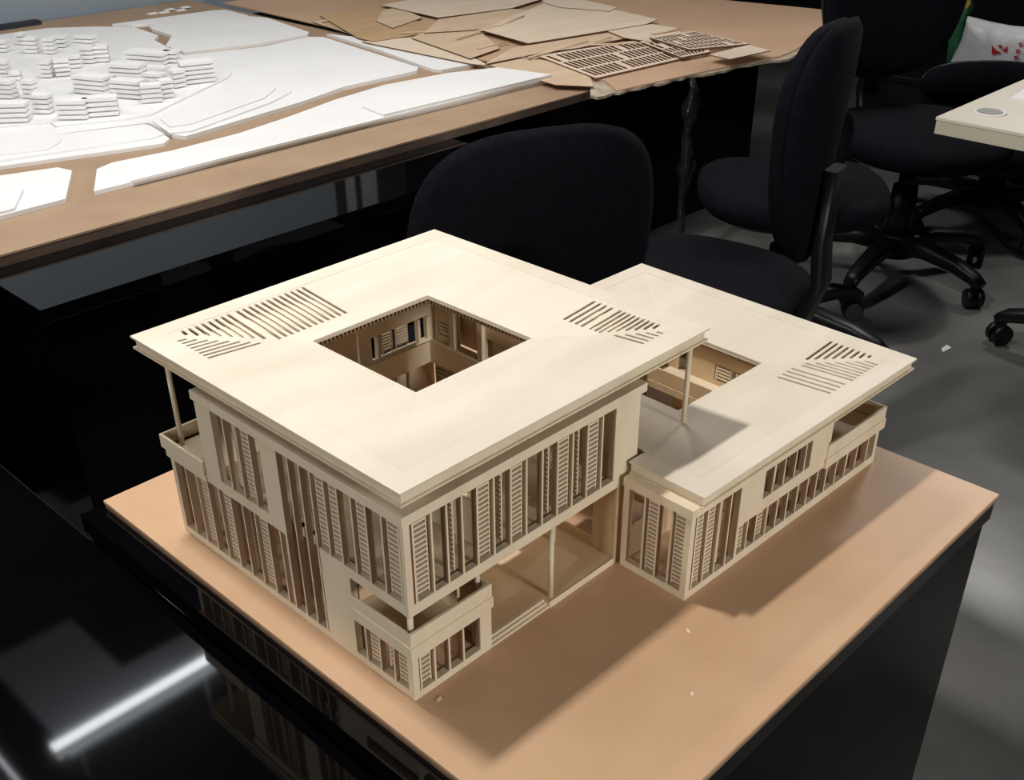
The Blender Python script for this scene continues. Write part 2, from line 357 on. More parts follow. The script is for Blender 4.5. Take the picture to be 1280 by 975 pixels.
# courtyard gallery
m = MB(); m.box(43.7, 44, 14.02, 44.6, 12.5, 16.1); m.box(14.02, 43.7, 44.3, 44.6, 12.5, 16.1); m.build('gallery_parapet', 'wood', b1)
CB = lambda u, v, d: (u, 48 + d, v)
CR = lambda u, v, d: (48 + d, u, v)
cw = holes_wall(CB, 32.6, 48, 13.9, 27.5, [(35, 47, 14.6, 18.4)], 0, .5).build('courtyard_wall', 'wood', b1)
for a in (35.9, 44.2, 46.1):
    m = MB(); m.box(a, a + .5, 47.6, 48.4, 14.6, 18.4); m.build('fin', 'wood', cw)
louver(cw, CB, 37.2, 39.4, 14.7, 18.3, .2, .55); louver(cw, CB, 40, 42.6, 14.7, 18.3, .2, .55); louver(cw, CB, 46.4, 47, 14.7, 18.3, .2, .55)
cr = holes_wall(CR, 14, 48.4, 13.9, 27.5, [(44.5, 47, 15, 17.4), (37.4, 42.4, 14.2, 25.2), (20, 36.2, 14.2, 17.8)], 0, .5).build('courtyard_wall', 'porch', b1)
louver(cr, CR, 44.6, 46.9, 15, 17.4, .1, .6)
m = MB(); m.box(47.2, 47.97, 42.5, 43.6, 13.92, 27.45); m.box(47.2, 47.97, 36.2, 37.3, 13.9, 27.5); m.build('wall_pier', 'wood', b1)
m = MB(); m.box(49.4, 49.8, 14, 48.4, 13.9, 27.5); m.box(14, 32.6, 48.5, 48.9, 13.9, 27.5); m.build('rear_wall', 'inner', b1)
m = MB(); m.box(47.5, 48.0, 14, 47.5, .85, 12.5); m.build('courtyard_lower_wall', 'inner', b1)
lw = holes_wall(CB, 14, 47.5, .85, 12.5, [(30, 39.5, 3, 11.4), (40.2, 42.2, 1.5, 11.8), (43.0, 46.5, 10.2, 11.6)], 0, .5).build('courtyard_lower_wall', 'porch', b1)
louver(lw, CB, 33, 36, 3, 11.3, .1); louver(lw, CB, 36.2, 39.3, 3, 11.3, .1); louver(lw, CB, 30.2, 32.8, 3, 11.3, .1)
louver(b1, CR, 44.6, 47.2, 4, 11.6, -.9, .7); louver(b1, CR, 41, 44, 4, 11.6, -.9, .7)
# inner walls of the two street-side wings
m = MB(); m.box(12.6, 13, 13, 40, 13.9, 27.5); m.build('inner_wall', 'inner', b1)
IF = lambda u, v, d: (u, 13 + d, v)
holes_wall(IF, 13, 40, 13.9, 27.5, [(16, 20, 14.5, 21), (26, 31, 14.5, 21)], 0, .4).build('inner_wall', 'inner', b1)
m = MB(); m.box(2.6, 2.9, 21.2, 22.4, 16.5, 21); m.box(2.6, 2.9, 9.3, 10.9, 18.8, 24.6); m.build('lit_tint_panel', 'pale', b1)  # bits of inner wall with their yellow light painted in
m = MB(); m.box(7.5, 7.9, 13.2, 49, .85, 12.5); m.build('room_wall', 'inner', b1)
for y in (13, 24.5, 36):
    m = MB(); m.box(1.3, 7.4, y, y + .4, .86, 12.5); m.build('room_partition', 'inner', b1)
for x, h in ((13.2, 20), (25.5, 19.5)):
    m = MB(); m.box(x, x + .3, 1.3, 12, 13.9, h); m.build('partition', 'wood', b1)
for (x, y, z0, z1) in ((1.8, 48.9, 13.9, 27.6), (51.75, 1.1, 15.3, 27.6), (24.3, .75, .95, 12.5), (12.1, 1.7, 8.15, 12.5), (.95, 1.0, 8.15, 12.5), (33.5, 8.6, .95, 12.6)):
    m = MB(); m.cyl(x, y, z0, z1, .36); m.build('post', 'wood', b1)
# roof slots (surveyed against the roof grid)
def par(xa, ya, xb, yb, w, axis):      # thin parallelogram slot
    return [(xa - w, ya), (xa + w, ya), (xb + w, yb), (xb - w, yb)] if axis == 'y' else [(xa, ya - w), (xb, yb - w), (xb, yb + w), (xa, ya + w)]
bx = [25.0 - (25.0 - 13.9) * k / 11 for k in range(12)]
sB = [par(x, 40.0, x, 50.1, .25, 'y') for x in bx]
hipB = lambda x: 50.4 + (36.4 - 50.4) * (x - 2.7) / (16.3 - 2.7)
for k in range(8):
    x = 12.4 - k * (12.4 - 5.3) / 7
    sB.append(par(x, max(hipB(x) + .9, 40.6), x, 50.0, .25, 'y'))
sL = []
for k in range(8):
    y = 47.6 - k * (47.6 - 40.6) / 7
    xe = 2.7 + (50.4 - y) * (16.3 - 2.7) / 14.0 - .9
    sL.append(par(3.3, y, min(xe, 11.2), y, .23, 'x'))
sR = []
for k in range(4): y = 16.4 - k * 1.05; sR.append(par(43.6, y, 50.2, y, .25, 'x'))
hipR = lambda y: 36.8 + (50.9 - 36.8) * (15.9 - y) / (15.9 - 2.6)
for k in range(9):
    y = 11.8 - k * (11.8 - 5.3) / 8; sR.append(par(max(43.7, hipR(y) + .8), y, 50.3, y, .25, 'x'))
sF = []
for k in range(5):
    x = 44.3 + k * 1.02; yh = 15.9 - (x - 36.8) * (15.9 - 2.6) / (50.9 - 36.8) - .7
    sF.append(par(x, 3.2, x, yh, .23, 'y'))
roof(b1, -.3, 53.8, -.35, 53.4, 29.4, 2.95, (16.75, 37.25, 16.4, 36.9), 28.2, {'B': sB, 'L': sL, 'R': sR, 'F': sF})

# ------------------------------------------------------------------ the low wing model
TW = -0.024
b2 = thing('wing_building_model', 37, 0, 0, 'lower pale wooden architectural model wing tucked under the taller model\'s roof corner', 'architectural model', rot=TW)
W1 = lambda u, v, d: (u, -11.8 + d, v)
W2 = lambda u, v, d: (36.7 + d, u, v)
ww = holes_wall(W1, 36.72, 84.6, 0, 13.2, [(37.3, 47.4, 1.1, 12.9), (47.9, 83.8, 1.4, 6.2), (52.9, 64.3, 8.2, 12.7), (69, 90, 7.6, 15)], 0, DEP).build('facade_wall', 'wood', b2, weld=True)
wu = [40.2, 42.75, 45.2]
for u in (37.9, *wu): fin(ww, W1, u, 1.1, 12.9)
louver(ww, W1, 40.4, 42.5, 1.2, 12.8, .5); louver(ww, W1, 38.1, 40, 1.2, 12.8, .5); shutter(ww, W1, 44.8, 1.2, 12.8, 1.0, 1.0)
for u in (55, 57.6, 60.3, 62.75): fin(ww, W1, u, 8.2, 12.7)
shutter(ww, W1, 57.2, 8.3, 12.6, 1.0, 1.2); shutter(ww, W1, 62.3, 8.3, 12.6, 1.0, 1.2)
fl = [49.9, 52, 54.5, 57, 59.55, 62.1, 64.75, 67.2, 69.7, 72.5, 75.3, 78.3, 81.5]
for u in fl: fin(ww, W1, u, 1.4, 6.2)
for k in (1, 3, 4, 6, 9, 11): shutter(ww, W1, fl[k] - .45, 1.5, 6.1, 1.0, 1.2)
louver(ww, W1, 48.05, 49.7, 1.5, 6.1, .5); louver(ww, W1, 52.2, 54.3, 1.5, 6.1, .5)
wv = holes_wall(W2, -11.78, -.8, 0, 13.2, [(-11.1, -1.7, 1.1, 13)], 0, DEP).build('facade_wall', 'wood', b2, weld=True)
for u in (-4.4, -6.65, -8.8): fin(wv, W2, u, 1.1, 13)
louver(wv, W2, -6.5, -4.6, 1.2, 12.9, .5); louver(wv, W2, -11.0, -9.0, 1.2, 12.9, .5)
m = MB(); m.box(38.3, 38.5, -4.1, -3.2, 6.5, 12.8); m.build('hanging_panel', 'foam', b2)
m = MB(); m.box(36.5, 69.2, -12.0, -10.5, 13.0, 14.35); m.box(36.5, 37.9, -10.5, -.8, 13.0, 14.35); m.build('cornice', 'wood', b2)
m = MB(); m.box(36.8, 84.5, -11.7, -.9, 0, .85); m.box(50.6, 84.5, -.9, 40, 0, .85); m.build('ground_slab', 'inner', b2)
m = MB(); m.box(47.6, 84.5, -10.6, 1, 6.3, 7.5); m.box(70.5, 84.5, 1, 40, 6.3, 7.5); m.box(50.6, 70.5, 24.5, 40, 6.3, 7.5); m.build('floor_slab', 'wood', b2)
m = MB(); m.box(68.5, 85.3, -12.2, -11.8, 6.1, 7.75); m.box(84.6, 85.3, -11.8, 40, 6.1, 7.75); m.build('terrace_slab_edge', 'wood', b2)
m = MB(); m.box(68.8, 85.15, -12.05, -11.7, 7.75, 9.85); m.box(84.8, 85.15, -11.7, 40, 7.75, 9.85); m.build('terrace_parapet', 'wood', b2)
WR = lambda u, v, d: (84.2 + d, u, v)
m = holes_wall(WR, -10.5, 40, .85, 6.3, [(-8, 36, 2, 6)], 0, .4)
m.build('facade_wall', 'wood', b2, weld=True)
m = MB(); m.box(50.6, 84.5, 39.6, 40, .85, 14.2); m.build('back_wall', 'wood', b2)
m = MB(); m.box(67.2, 69, -10.5, -10.1, 7.5, 14.3); m.box(68.6, 69, -10.1, 1, 7.5, 14.3); m.build('terrace_end_wall', 'wood', b2)
m = MB(); m.box(38, 84, -1.3, -1.0, .85, 6.2); m.box(52, 68.5, -1.3, -1.0, 7.5, 14.2); m.box(48, 48.4, -10.5, -1.3, .85, 14.2); m.build('inner_wall', 'inner', b2)
WC = lambda u, v, d: (76 + d, u, v)
wc = holes_wall(WC, 1.2, 39.5, 7.5, 14.3, [(6, 13.4, 8.3, 11.2), (18.5, 20.6, 7.6, 12.8)], 0, .4).build('courtyard_wall', 'porch', b2)
louver(wc, WC, 10.2, 13.3, 8.3, 11.1, .1, .5); louver(wc, WC, 6.1, 9.4, 8.3, 11.1, .1, .5)
m = MB(); m.box(70.3, 70.6, 1, 39, 7.5, 9.9); m.box(70.1, 70.3, 1, 39, 6.2, 7.4); m.build('gallery_parapet', 'porch', b2)
WD = lambda u, v, d: (74.5 + d, u, v)
holes_wall(WD, 1, 39, .85, 6.3, [(8, 12, .9, 5.5), (20, 26, .9, 5.5)], 0, .4).build('courtyard_lower_wall', 'porch', b2)
m = MB(); m.box(50.6, 75.9, 30, 30.4, 7.5, 14.3); m.box(50.6, 74, 28, 28.4, .85, 6.3); m.build('courtyard_wall', 'inner', b2)
for (x, y, z0, z1) in ((84.0, -2.2, 7.5, 14.2), (69.6, -11.0, 7.5, 14.2)):
    m = MB(); m.box(x - .5, x + .5, y - .5, y + .5, z0, z1); m.build('post', 'wood', b2)
wsR = []
hx = lambda y: 75 + (88 - 75) * (4.4 - y) / (4.4 + 9.6)
for k in range(8):
    y = -.15 - k * .97; wsR.append(par(min(hx(y) + .8, 87), y, 87.4, y, .25, 'x'))
wsF = []
for k in range(4): x = 72.3 + k * 1.27; wsF.append(par(x, -9.1, x, -.1, .25, 'y'))
for k in range(8):
    x = 78 + k * 1.0; wsF.append(par(x, -9.3, x, min(-.6, 4.4 - (x - 75) * 14 / 13 - .8), .25, 'y'))
roof(b2, 37.8, 90.95, -12.55, 41.5, 16.0, 2.95, (54.4, 75, 4.4, 24.7), 14.95, {'R': wsR, 'F': wsF}, cut=(41.3, -.5, 51.2, 12.6))

# ------------------------------------------------------------------ base board and its plinth
BX0, BX1, BY0, BY1 = -4.5, 89.05, -31.05, 64.85
t = thing('base_board', 42, 17, -1.4, 'tan hardboard base sheet under the two wooden building models', 'board')
m = MB(); m.box(BX0, BX1, BY0, BY1, -.55, 0); m.build('top_sheet', 'mdf', t, bevel=.06)
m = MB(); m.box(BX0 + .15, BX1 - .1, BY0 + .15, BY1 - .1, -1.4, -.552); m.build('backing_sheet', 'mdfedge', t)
t = thing('display_plinth', 42, 17, -ZF, 'glossy black display plinth carrying the board with wooden models', 'plinth')
m = MB(); m.box(-7.9, 88.7, -30.8, 66, -4.4, -1.403); m.build('lid', 'gloss', t)
m = MB(); m.box(-7.2, 88.3, -30.2, 65.5, -ZF, -4.4); m.build('body', 'satin', t, bevel=.2)
t = thing('display_plinth', -60, 30, -ZF, 'glossy black plinth at the bottom left, mirroring a ceiling light', 'plinth')
m = MB(); m.box(-125, -8.1, -40, 128, -7.5, -4.9); m.build('lid', 'gloss', t, bevel=.15)
m = MB(); m.box(-124, -9, -39, 127, -ZF, -7.5); m.build('body', 'satin', t)
# wood chips on the board
for nm, u, v, a, w, lab in (('wood_chip', 549, 874, .3, .5, 'tiny pale wood chip on tan board beside front corner of the tall model'),
                            ('wood_chip', 860, 789, 1.2, .45, 'tiny pale wood chip on tan board in front of the lower wing'),
                            ('wood_chip', 865, 868, .8, .35, 'smallest pale wood speck, out on the tan board near its front edge')):
    x, y = at(u, v, 0); m = MB(); c, s = math.cos(a), math.sin(a)
    pts = [(x + c * p - s * q, y + s * p + c * q) for p, q in ((-w, -.12), (w * .6, -.2), (w, .1), (-w * .4, .22))]
    m.slab(pts, .12, .118); tag(m.build(nm, 'plypale'), lab, 'wood chip', 'wood chips on the board')
m = MB(); x, y = at(1180, 436, -ZF); m.slab([(x - 3, y - 1), (x + 2, y - 1.6), (x + 3.2, y + .6), (x - 1, y + .5)], -ZF + .25, .245)
tag(m.build('paper_scrap', 'paper'), 'small white paper scrap on the concrete floor beyond the wing', 'paper')

# ------------------------------------------------------------------ big table behind: plinths and site model
t = thing('display_plinth', 94, 230, -ZF, 'long glossy black plinth carrying the white site model', 'plinth')
m = MB(); m.box(22, 166, 141, 418, -5, -1.7); m.build('lid', 'gloss', t, bevel=.15)
m = MB(); m.box(23, 165, 142, 417, -ZF, -5); m.build('body', 'satin', t)
t = thing('display_plinth', -50, 280, -ZF, 'black plinth under the far left end of the white site model', 'plinth')
m = MB(); m.box(-120, 16, 178, 418, -5, -1.7); m.build('lid', 'gloss', t, bevel=.15)
m = MB(); m.box(-119, 15, 179, 417, -ZF, -5); m.build('body', 'satin', t)
t = thing('display_plinth', 303, 282, -ZF, 'black plinth in the shade below the torn cardboard and wood offcuts', 'plinth')
m = MB(); m.box(234, 372, 192, 372, -5, 1.14); m.build('lid', 'gloss', t, bevel=.15)
m = MB(); m.box(235, 371, 193, 371, -ZF, -5); m.build('body', 'satin', t)

ZB = 1.1
site = thing('site_model', 90, 280, -1.69, 'white foam site model with tiny stacked blocks on a brown board', 'site model')
m = MB(); m.box(-115, 233, 169.8, 424, ZB - .5, ZB); m.build('site_board', 'sitebd', site)
m = MB(); m.box(-114.9, 232.8, 169.9, 423.8, -1.69, ZB - .502); m.build('board_edge', 'siteedge', site)
def pts(px, z): return [at(u, v, z) for u, v in px]
def sheet(px, z0, t):
    m = MB(); m.slab(pts(px, z0 + t), z0 + t, t - .004); return m.build('foam_sheet', 'foam', site, bevel=.06)
Z1 = ZB
sheet([(117, 239), (121, 211), (140, 203), (215, 188), (300, 166), (360, 146), (420, 124), (480, 106), (560, 91), (622, 84), (650, 87), (692, 98), (480, 149), (300, 194)], Z1, 1.2)
sheet([(163, 226), (180, 214), (260, 190), (330, 169), (400, 147), (440, 130), (490, 111), (560, 94), (622, 86), (690, 96), (480, 147)], Z1 + 1.2, .8)
sheet([(480, 143), (452, 132), (458, 122), (500, 107), (560, 92), (622, 84), (690, 93)], Z1 + 2.0, .8)
sheet([(-20, 275), (82, 248), (90, 213), (72, 209), (-20, 222)], Z1, 1.2)
sheet([(-20, 270), (18, 260), (29, 236), (26, 222), (-20, 217)], Z1 + 1.2, .7)
sheet([(-25, 211), (205, 179), (212, 173), (190, 158), (180, 156), (-25, 182)], Z1, 1.1)
sheet([(-25, 204), (190, 172), (205, 167), (188, 157), (180, 155), (-25, 180)], Z1 + 1.1, .6)
sheet([(-25, 196), (60, 186), (76, 176), (76, 171), (-25, 180)], Z1 + 1.7, .5)
sheet([(-30, 48), (0, 43), (60, 35), (120, 33), (165, 34), (172, 35), (198, 44), (186, 57), (207, 65), (226, 69.5), (330, 58), (385, 46), (404, 46), (523, 84), (521, 88), (430, 108), (380, 126), (330, 141), (232, 170), (215, 168), (186, 153), (100, 164), (-30, 182)], Z1, 1.3)
sheet([(-30, 50), (0, 44), (60, 37), (165, 36), (228, 68), (290, 90), (285, 96), (190, 142), (160, 148), (70, 157), (62, 152), (-30, 160)], Z1 + 1.3, .7)
sheet([(190, 151), (215, 136), (300, 101), (330, 98), (365, 114), (340, 127), (240, 163), (212, 166)], Z1 + 1.3, .6)
sheet([(200, 148), (300, 108), (345, 110), (330, 122), (240, 154), (212, 158)], Z1 + 1.9, .5)
sheet([(185, 31), (310, 20), (334, 22), (386, 40), (384, 43), (330, 53), (230, 65), (207, 57), (215, 44), (190, 36)], Z1, 1.3)
sheet([(140, 30), (265, 13), (282, 12), (310, 19), (260, 24), (165, 31)], Z1, 1.2)
sheet([(408, 42), (445, 46), (520, 66), (592, 80), (552, 87), (540, 86), (470, 61)], Z1, 1.2)
# little stacked blocks: (crop px box left, right, base) -> slabs
ZC = Z1 + 2.0
k_ = .1719
blocks = [(130, 180, 330, 3, 0), (190, 272, 392, 4, 0), (335, 396, 398, 4, 0), (398, 470, 350, 3, 0), (540, 672, 318, 2, 8), (600, 682, 466, 4, 0), (702, 790, 456, 4, -8),
          (305, 372, 572, 4, 0), (420, 512, 560, 4, -14), (515, 590, 500, 3, -10), (915, 1190, 472, 3, 10), (1195, 1285, 462, 3, 6), (795, 1018, 566, 3, 8), (1040, 1200, 552, 2, 8),
          (530, 772, 690, 4, 12), (815, 1028, 722, 4, 10), (1050, 1180, 752, 4, -12), (1185, 1270, 718, 4, -22), (1275, 1360, 640, 4, -30), (1350, 1560, 610, 5, -18),
          (440, 625, 876, 4, -2), (640, 852, 852, 4, -10), (-30, 60, 572, 4, 0), (-40, 92, 722, 4, 8), (-40, 190, 898, 4, -4), (170, 252, 722, 4, 6), (245, 362, 832, 4, 4),
          (-30, 52, 384, 3, 0), (80, 150, 590, 2, -10), (1040, 1180, 600, 2, 8)]
for (a, b, base, nf, ang) in blocks:
    h = 1.45
    p0 = Vector((*at(a * k_, base * k_, ZC), 0)); p1 = Vector((*at(b * k_, base * k_, ZC), 0))
    mid = (p0 + p1) / 2; L = (p1 - p0).length; d = (p1 - p0).normalized()
    d = Matrix.Rotation(math.radians(-ang * 1.6), 3, 'Z') @ d
    n = Vector((-d.y, d.x, 0)); D = min(6.5, max(4.0, L * .5)); L *= 1.12
    m = MB()
    def ob(l0, l1, w0, w1, z0, z1):
        c = [mid + d * q + n * w for q, w in ((l0, w0), (l1, w0), (l1, w1), (l0, w1))]
        m.hexa([(p.x, p.y, z0) for p in c] + [(p.x, p.y, z1) for p in c])
    for f in range(nf):
        z = ZC + f * h; j = .10 * ((f % 2) * 2 - 1)
        ob(-L / 2 + .5, L / 2 - .5, .95, D - .3, z, z + h * .30 - .003)
        ob(-L / 2 + j, L / 2 + j * .6, -.2, D, z + h * .30, z + h - .003)
    m.build('block_building', 'foamblk', site)

# ------------------------------------------------------------------ sheets and offcuts on the table
def burn(o):      # laser-cut edges are scorched brown
    o.data.materials.append(M['scorch'])
    for p in o.data.polygons:
        if abs(p.normal.z) < .5: p.material_index = 1
def flat(name, px, z, t, m, label, cat, group=None, holes=()):
    b = MB(); b.slab(pts(px, z), z, t, [pts(h, z) for h in holes]); o = b.build(name, m); burn(o)
    return tag(o, label, cat, group)
# torn cardboard and hardboard sheet at the right end of the table
random.seed(3)
edge = [(738, 119)]
for k in range(26):
    f = k / 25; e = (748 + (985 - 748) * f, 121 + (72 - 121) * f - 6 * math.sin(f * math.pi) * .4)
    edge.append((e[0] + random.uniform(-1.5, 1.5), e[1] + random.uniform(-1.5, 2)))
edge += [(1010, 60), (1035, 44), (1060, 30), (1078, 19), (1000, 10), (870, -4), (800, -14)]
cbz = ZB + .9
b = MB(); b.slab(pts(edge, cbz) + [(400, 300), (380, 395), (240, 400), (237, 300), (237, 176)], cbz, .85)
tag(b.build('cardboard_sheet', 'torn'), 'torn grey corrugated cardboard sheet with ragged edge overhanging the table', 'cardboard')
b = MB(); b.slab(pts([(771, 113), (880, 89), (975, 70), (990, 64), (1076, 17), (1000, 9), (874, -3), (800, -13)], cbz + .55) + [(398, 300), (378, 394), (236, 398), (233.2, 300), (233.2, 190), (240, 172)], cbz + .55, .5)
tag(b.build('hardboard_sheet', 'card'), 'large pinkish hardboard sheet lying on the torn cardboard', 'hardboard sheet')
HZ = cbz + .55
def lattice(name, quad, nu, nv, z, label, group, skip=()):
    A, B, C_, D = [Vector(at(u, v, z)) for u, v in quad]
    P = lambda s, t: (A * (1 - s) + B * s) * (1 - t) + (D * (1 - s) + C_ * s) * t
    holes = []
    for i in range(nu):
        for j in range(nv):
            if (i * 7 + j * 5) % 13 == 4: continue
            g = .17; hs = .07
            s0, s1 = (i + g) / nu, (i + 1 - g) / nu; t0, t1 = (j + hs) / nv, (j + 1 - hs) / nv
            s0 = .03 + s0 * .94; s1 = .03 + s1 * .94; t0 = .04 + t0 * .92; t1 = .04 + t1 * .92
            holes.append([tuple(P(s, t)) for s, t in ((s0, t0), (s1, t0), (s1, t1), (s0, t1))])
    b = MB(); b.slab([tuple(P(s, t)) for s, t in ((0, 0), (1, 0), (1, 1), (0, 1))], z + .4, .75, holes)
    o = b.build(name, 'plypale'); burn(o)
    return tag(o, label, 'laser-cut sheet', group)
LG = 'laser-cut leftover lattices'
z = HZ
flat('plywood_sheet', [(610, 81), (650, 71), (700, 78), (738, 97), (742, 108), (694, 106)], HZ + .34, .3, 'ply', 'tan plywood piece sticking out beneath the slotted lattice sheets, beside white foam strip', 'plywood sheet', 'plywood sheets')
lattice('lattice_sheet', [(745, 99), (862, 72), (812, 49), (672, 71)], 22, 3, HZ + .42, 'slotted pale wood lattice lying nearest the table edge, full of long cut-out holes', LG)
lattice('lattice_sheet', [(852, 73), (888, 66), (866, 42), (800, 53)], 9, 4, HZ + 1.25, 'narrow wood lattice lying between the two other slotted sheets', LG)
lattice('lattice_sheet', [(862, 63), (937, 56), (866, 40), (812, 48)], 11, 5, HZ + 2.1, 'slotted wood lattice farthest right, its corner on bare hardboard', LG)
flat('wood_offcut', [(886, 68), (936, 56), (963, 63), (912, 74)], HZ + 2.9, .35, 'plypale', 'small plain pale rectangle at the right end of the lattice sheets', 'wood offcut')
PG = 'plywood sheets'
Z = ZB + 1.2
flat('plywood_sheet', [(390, 27), (410, 24), (470, 44), (452, 47)], HZ + .4, .29, 'ply', 'thin tan plywood frame strip at the far left of the sheet pile', 'plywood sheet', PG, holes=[[(401, 28), (411, 26), (450, 43), (443, 44.5)]])
flat('plywood_sheet', [(452, 52), (518, 46), (596, 74), (612, 82), (590, 80)], HZ + .33, .3, 'plypale', 'pale sheet edge peeping from under the pile along the white foam strip', 'plywood sheet', PG)
flat('plywood_sheet', [(399, 19), (466, 7), (541, 33), (534, 41), (467, 52), (447, 47)], Z + .8, .3, 'plybrown', 'brown plywood sheet at the left corner of the pile', 'plywood sheet', PG)
flat('plywood_sheet', [(480, 12), (500, 9), (528, 22), (491, 35), (470, 26)], Z + 1.2, .25, 'ply', 'small greyish sheet lying on top of the brown plywood at left', 'plywood sheet', PG)
flat('plywood_sheet', [(514, 47), (530, 40), (596, 36), (625, 60), (588, 73)], Z + 1.2, .3, 'ply', 'tan plywood sheet in the middle of the pile with a loose stick on it', 'plywood sheet', PG)
flat('plywood_sheet', [(476, 6), (560, -9), (700, -8), (640, 10), (548, 22)], Z + 1.6, .3, 'plypale', 'pale sheet at the back of the pile, cut by the top of the picture', 'plywood sheet', PG)
flat('plywood_sheet', [(530, 41), (548, 24), (640, 11), (680, 14), (612, 36)], Z + 1.65, .3, 'ply', 'tan sheet between the back pale sheet and the big pale sheet', 'plywood sheet', PG)
flat('plywood_sheet', [(640, 60), (705, 47), (765, 38), (790, 46), (722, 60), (676, 66), (606, 80)], Z + 1.3, .3, 'ply', 'long tan sheet whose edge shows below the big pale sheet', 'plywood sheet', PG)
flat('plywood_sheet', [(600, 37), (680, 4), (764, 11), (822, 24), (808, 30), (710, 46), (660, 54)], Z + 2.2, .35, 'plypale', 'biggest pale sheet on top in the centre of the pile', 'plywood sheet', PG)
flat('plywood_sheet', [(676, 2), (694, -8), (772, 9), (762, 14), (700, 9)], Z + 2.5, .25, 'plypale', 'narrow pale sheet on the back edge of the biggest pale sheet', 'plywood sheet', PG)
flat('plywood_sheet', [(758, 38), (815, 30), (846, 35), (852, 42), (806, 51), (780, 47)], Z + 1.9, .3, 'plypale', 'pale curved sheet just right of the biggest sheet, touching the lattices', 'plywood sheet', PG)
SG = 'thin wood sticks'
def stick(p, q, z, w, label):
    a, b = Vector((*at(*p, z), z)), Vector((*at(*q, z), z)); m = MB(); m.bar([a, b], w, .5)
    tag(m.build('wood_stick', 'ply'), label, 'wood stick', SG)
zt = Z + 1.5
stick((570, 47), (640, 27), Z + 2.3, 1.2, 'loose wood stick slanting up to the left corner of the big pale sheet')
stick((596, 61), (634, 52), zt, .9, 'short wood stick lying on the middle tan plywood sheet')
stick((622, 32), (655, 20), Z + 2.6, .8, 'wood stick lying on the left edge of the big pale sheet')
stick((500, 41), (566, 38), Z + 1.5, .7, 'wood stick lying along the front of the brown plywood')
stick((660, 72), (735, 52), HZ + 1.3, .9, 'thin wood stick crossing the back of the nearest lattice')
stick((735, 56), (815, 53), HZ + 1.6, .8, 'thin wood stick behind the nearest lattice, pointing right')
stick((742, 52), (764, 47), HZ + 2.0, .6, 'shortest curled shaving stick behind the lattices')
stick((815, 42), (850, 36), Z + 2.4, 1.6, 'pale flat stick on the curved pale sheet')
m = MB(); random.seed(11)
x, y = at(668, 73, HZ)
for k in range(26):
    a = random.uniform(0, 6.28); p = Vector((x + random.uniform(-4, 4), y + random.uniform(-4, 4), HZ + random.uniform(.1, .9)))
    q = p + Vector((math.cos(a) * 2.4, math.sin(a) * 2.4, random.uniform(-.05, .6))); m.bar([p, q], .35, .12)
tag(m.build('wood_shavings', 'torn'), 'tuft of grey shavings at the left corner of the nearest lattice', 'shavings', kind='stuff')
m = MB(); x, y = at(205, 16, ZB)
for k, (a, b) in enumerate(((0, 0), (4, 2), (8, -1), (12, 1.5), (-5, 1.5))): m.box(x + a - 2.2, x + a + 2.2, y + b - 1.2, y + b + 1.2, ZB + .01 + .45 * (k % 2), ZB + .45 + .45 * (k % 2))
tag(m.build('foam_scraps', 'foam'), 'little heap of white foam scraps at the back edge of the site board', 'foam scraps')
m = MB(); p, q = at(-20, 38, ZB), at(47, 29, ZB); m.box(p[0], q[0], max(p[1], q[1]) + -6, 423.5, ZB + .01, ZB + 1.6)
tag(m.build('metal_ruler', 'pillar'), 'dark flat bar lying along the back left edge of the site board', 'bar')

# ------------------------------------------------------------------ cream desk at the right
t = thing('desk', 244, -50, -ZF, 'cream desk with a round grey cable grommet near its corner', 'desk')
DZ = 21
m = MB(); m.box(203.6, 262, -140, 38.8, DZ - .8, DZ); m.build('desk_top', 'laminate', t, bevel=.1)
m = MB(); m.box(203.75, 261.9, -139.9, 38.6, DZ - 4, DZ - .802); m.build('desk_edge', 'lamedge', t, bevel=.1)
gx, gy = at(1237, 141, DZ)
m = MB(); m.cyl(gx, gy, DZ, DZ + .3, 4.1, 3.8, 32); m.build('grommet_ring', 'white', t)
m = MB(); m.cyl(gx, gy, DZ + .2, DZ + .42, 3.1, 2.9, 32); m.build('grommet_cap', 'grey', t)
for y in (-134, -45):
    m = MB(); m.box(208, 258, y - 1.5, y + 1.5, -ZF, DZ - 4); m.build('leg', 'grey', t)
x, y = at(1282, 122, DZ); m = MB(); m.slab([(x - 3, y + 2.4), (x - 1.5, y - 12), (x + 13, y - 10), (x + 11, y + 4)], DZ + .25, .24)
tag(m.build('paper_sheet', 'paper'), 'white paper on the cream desk at the right edge of the photo', 'paper')

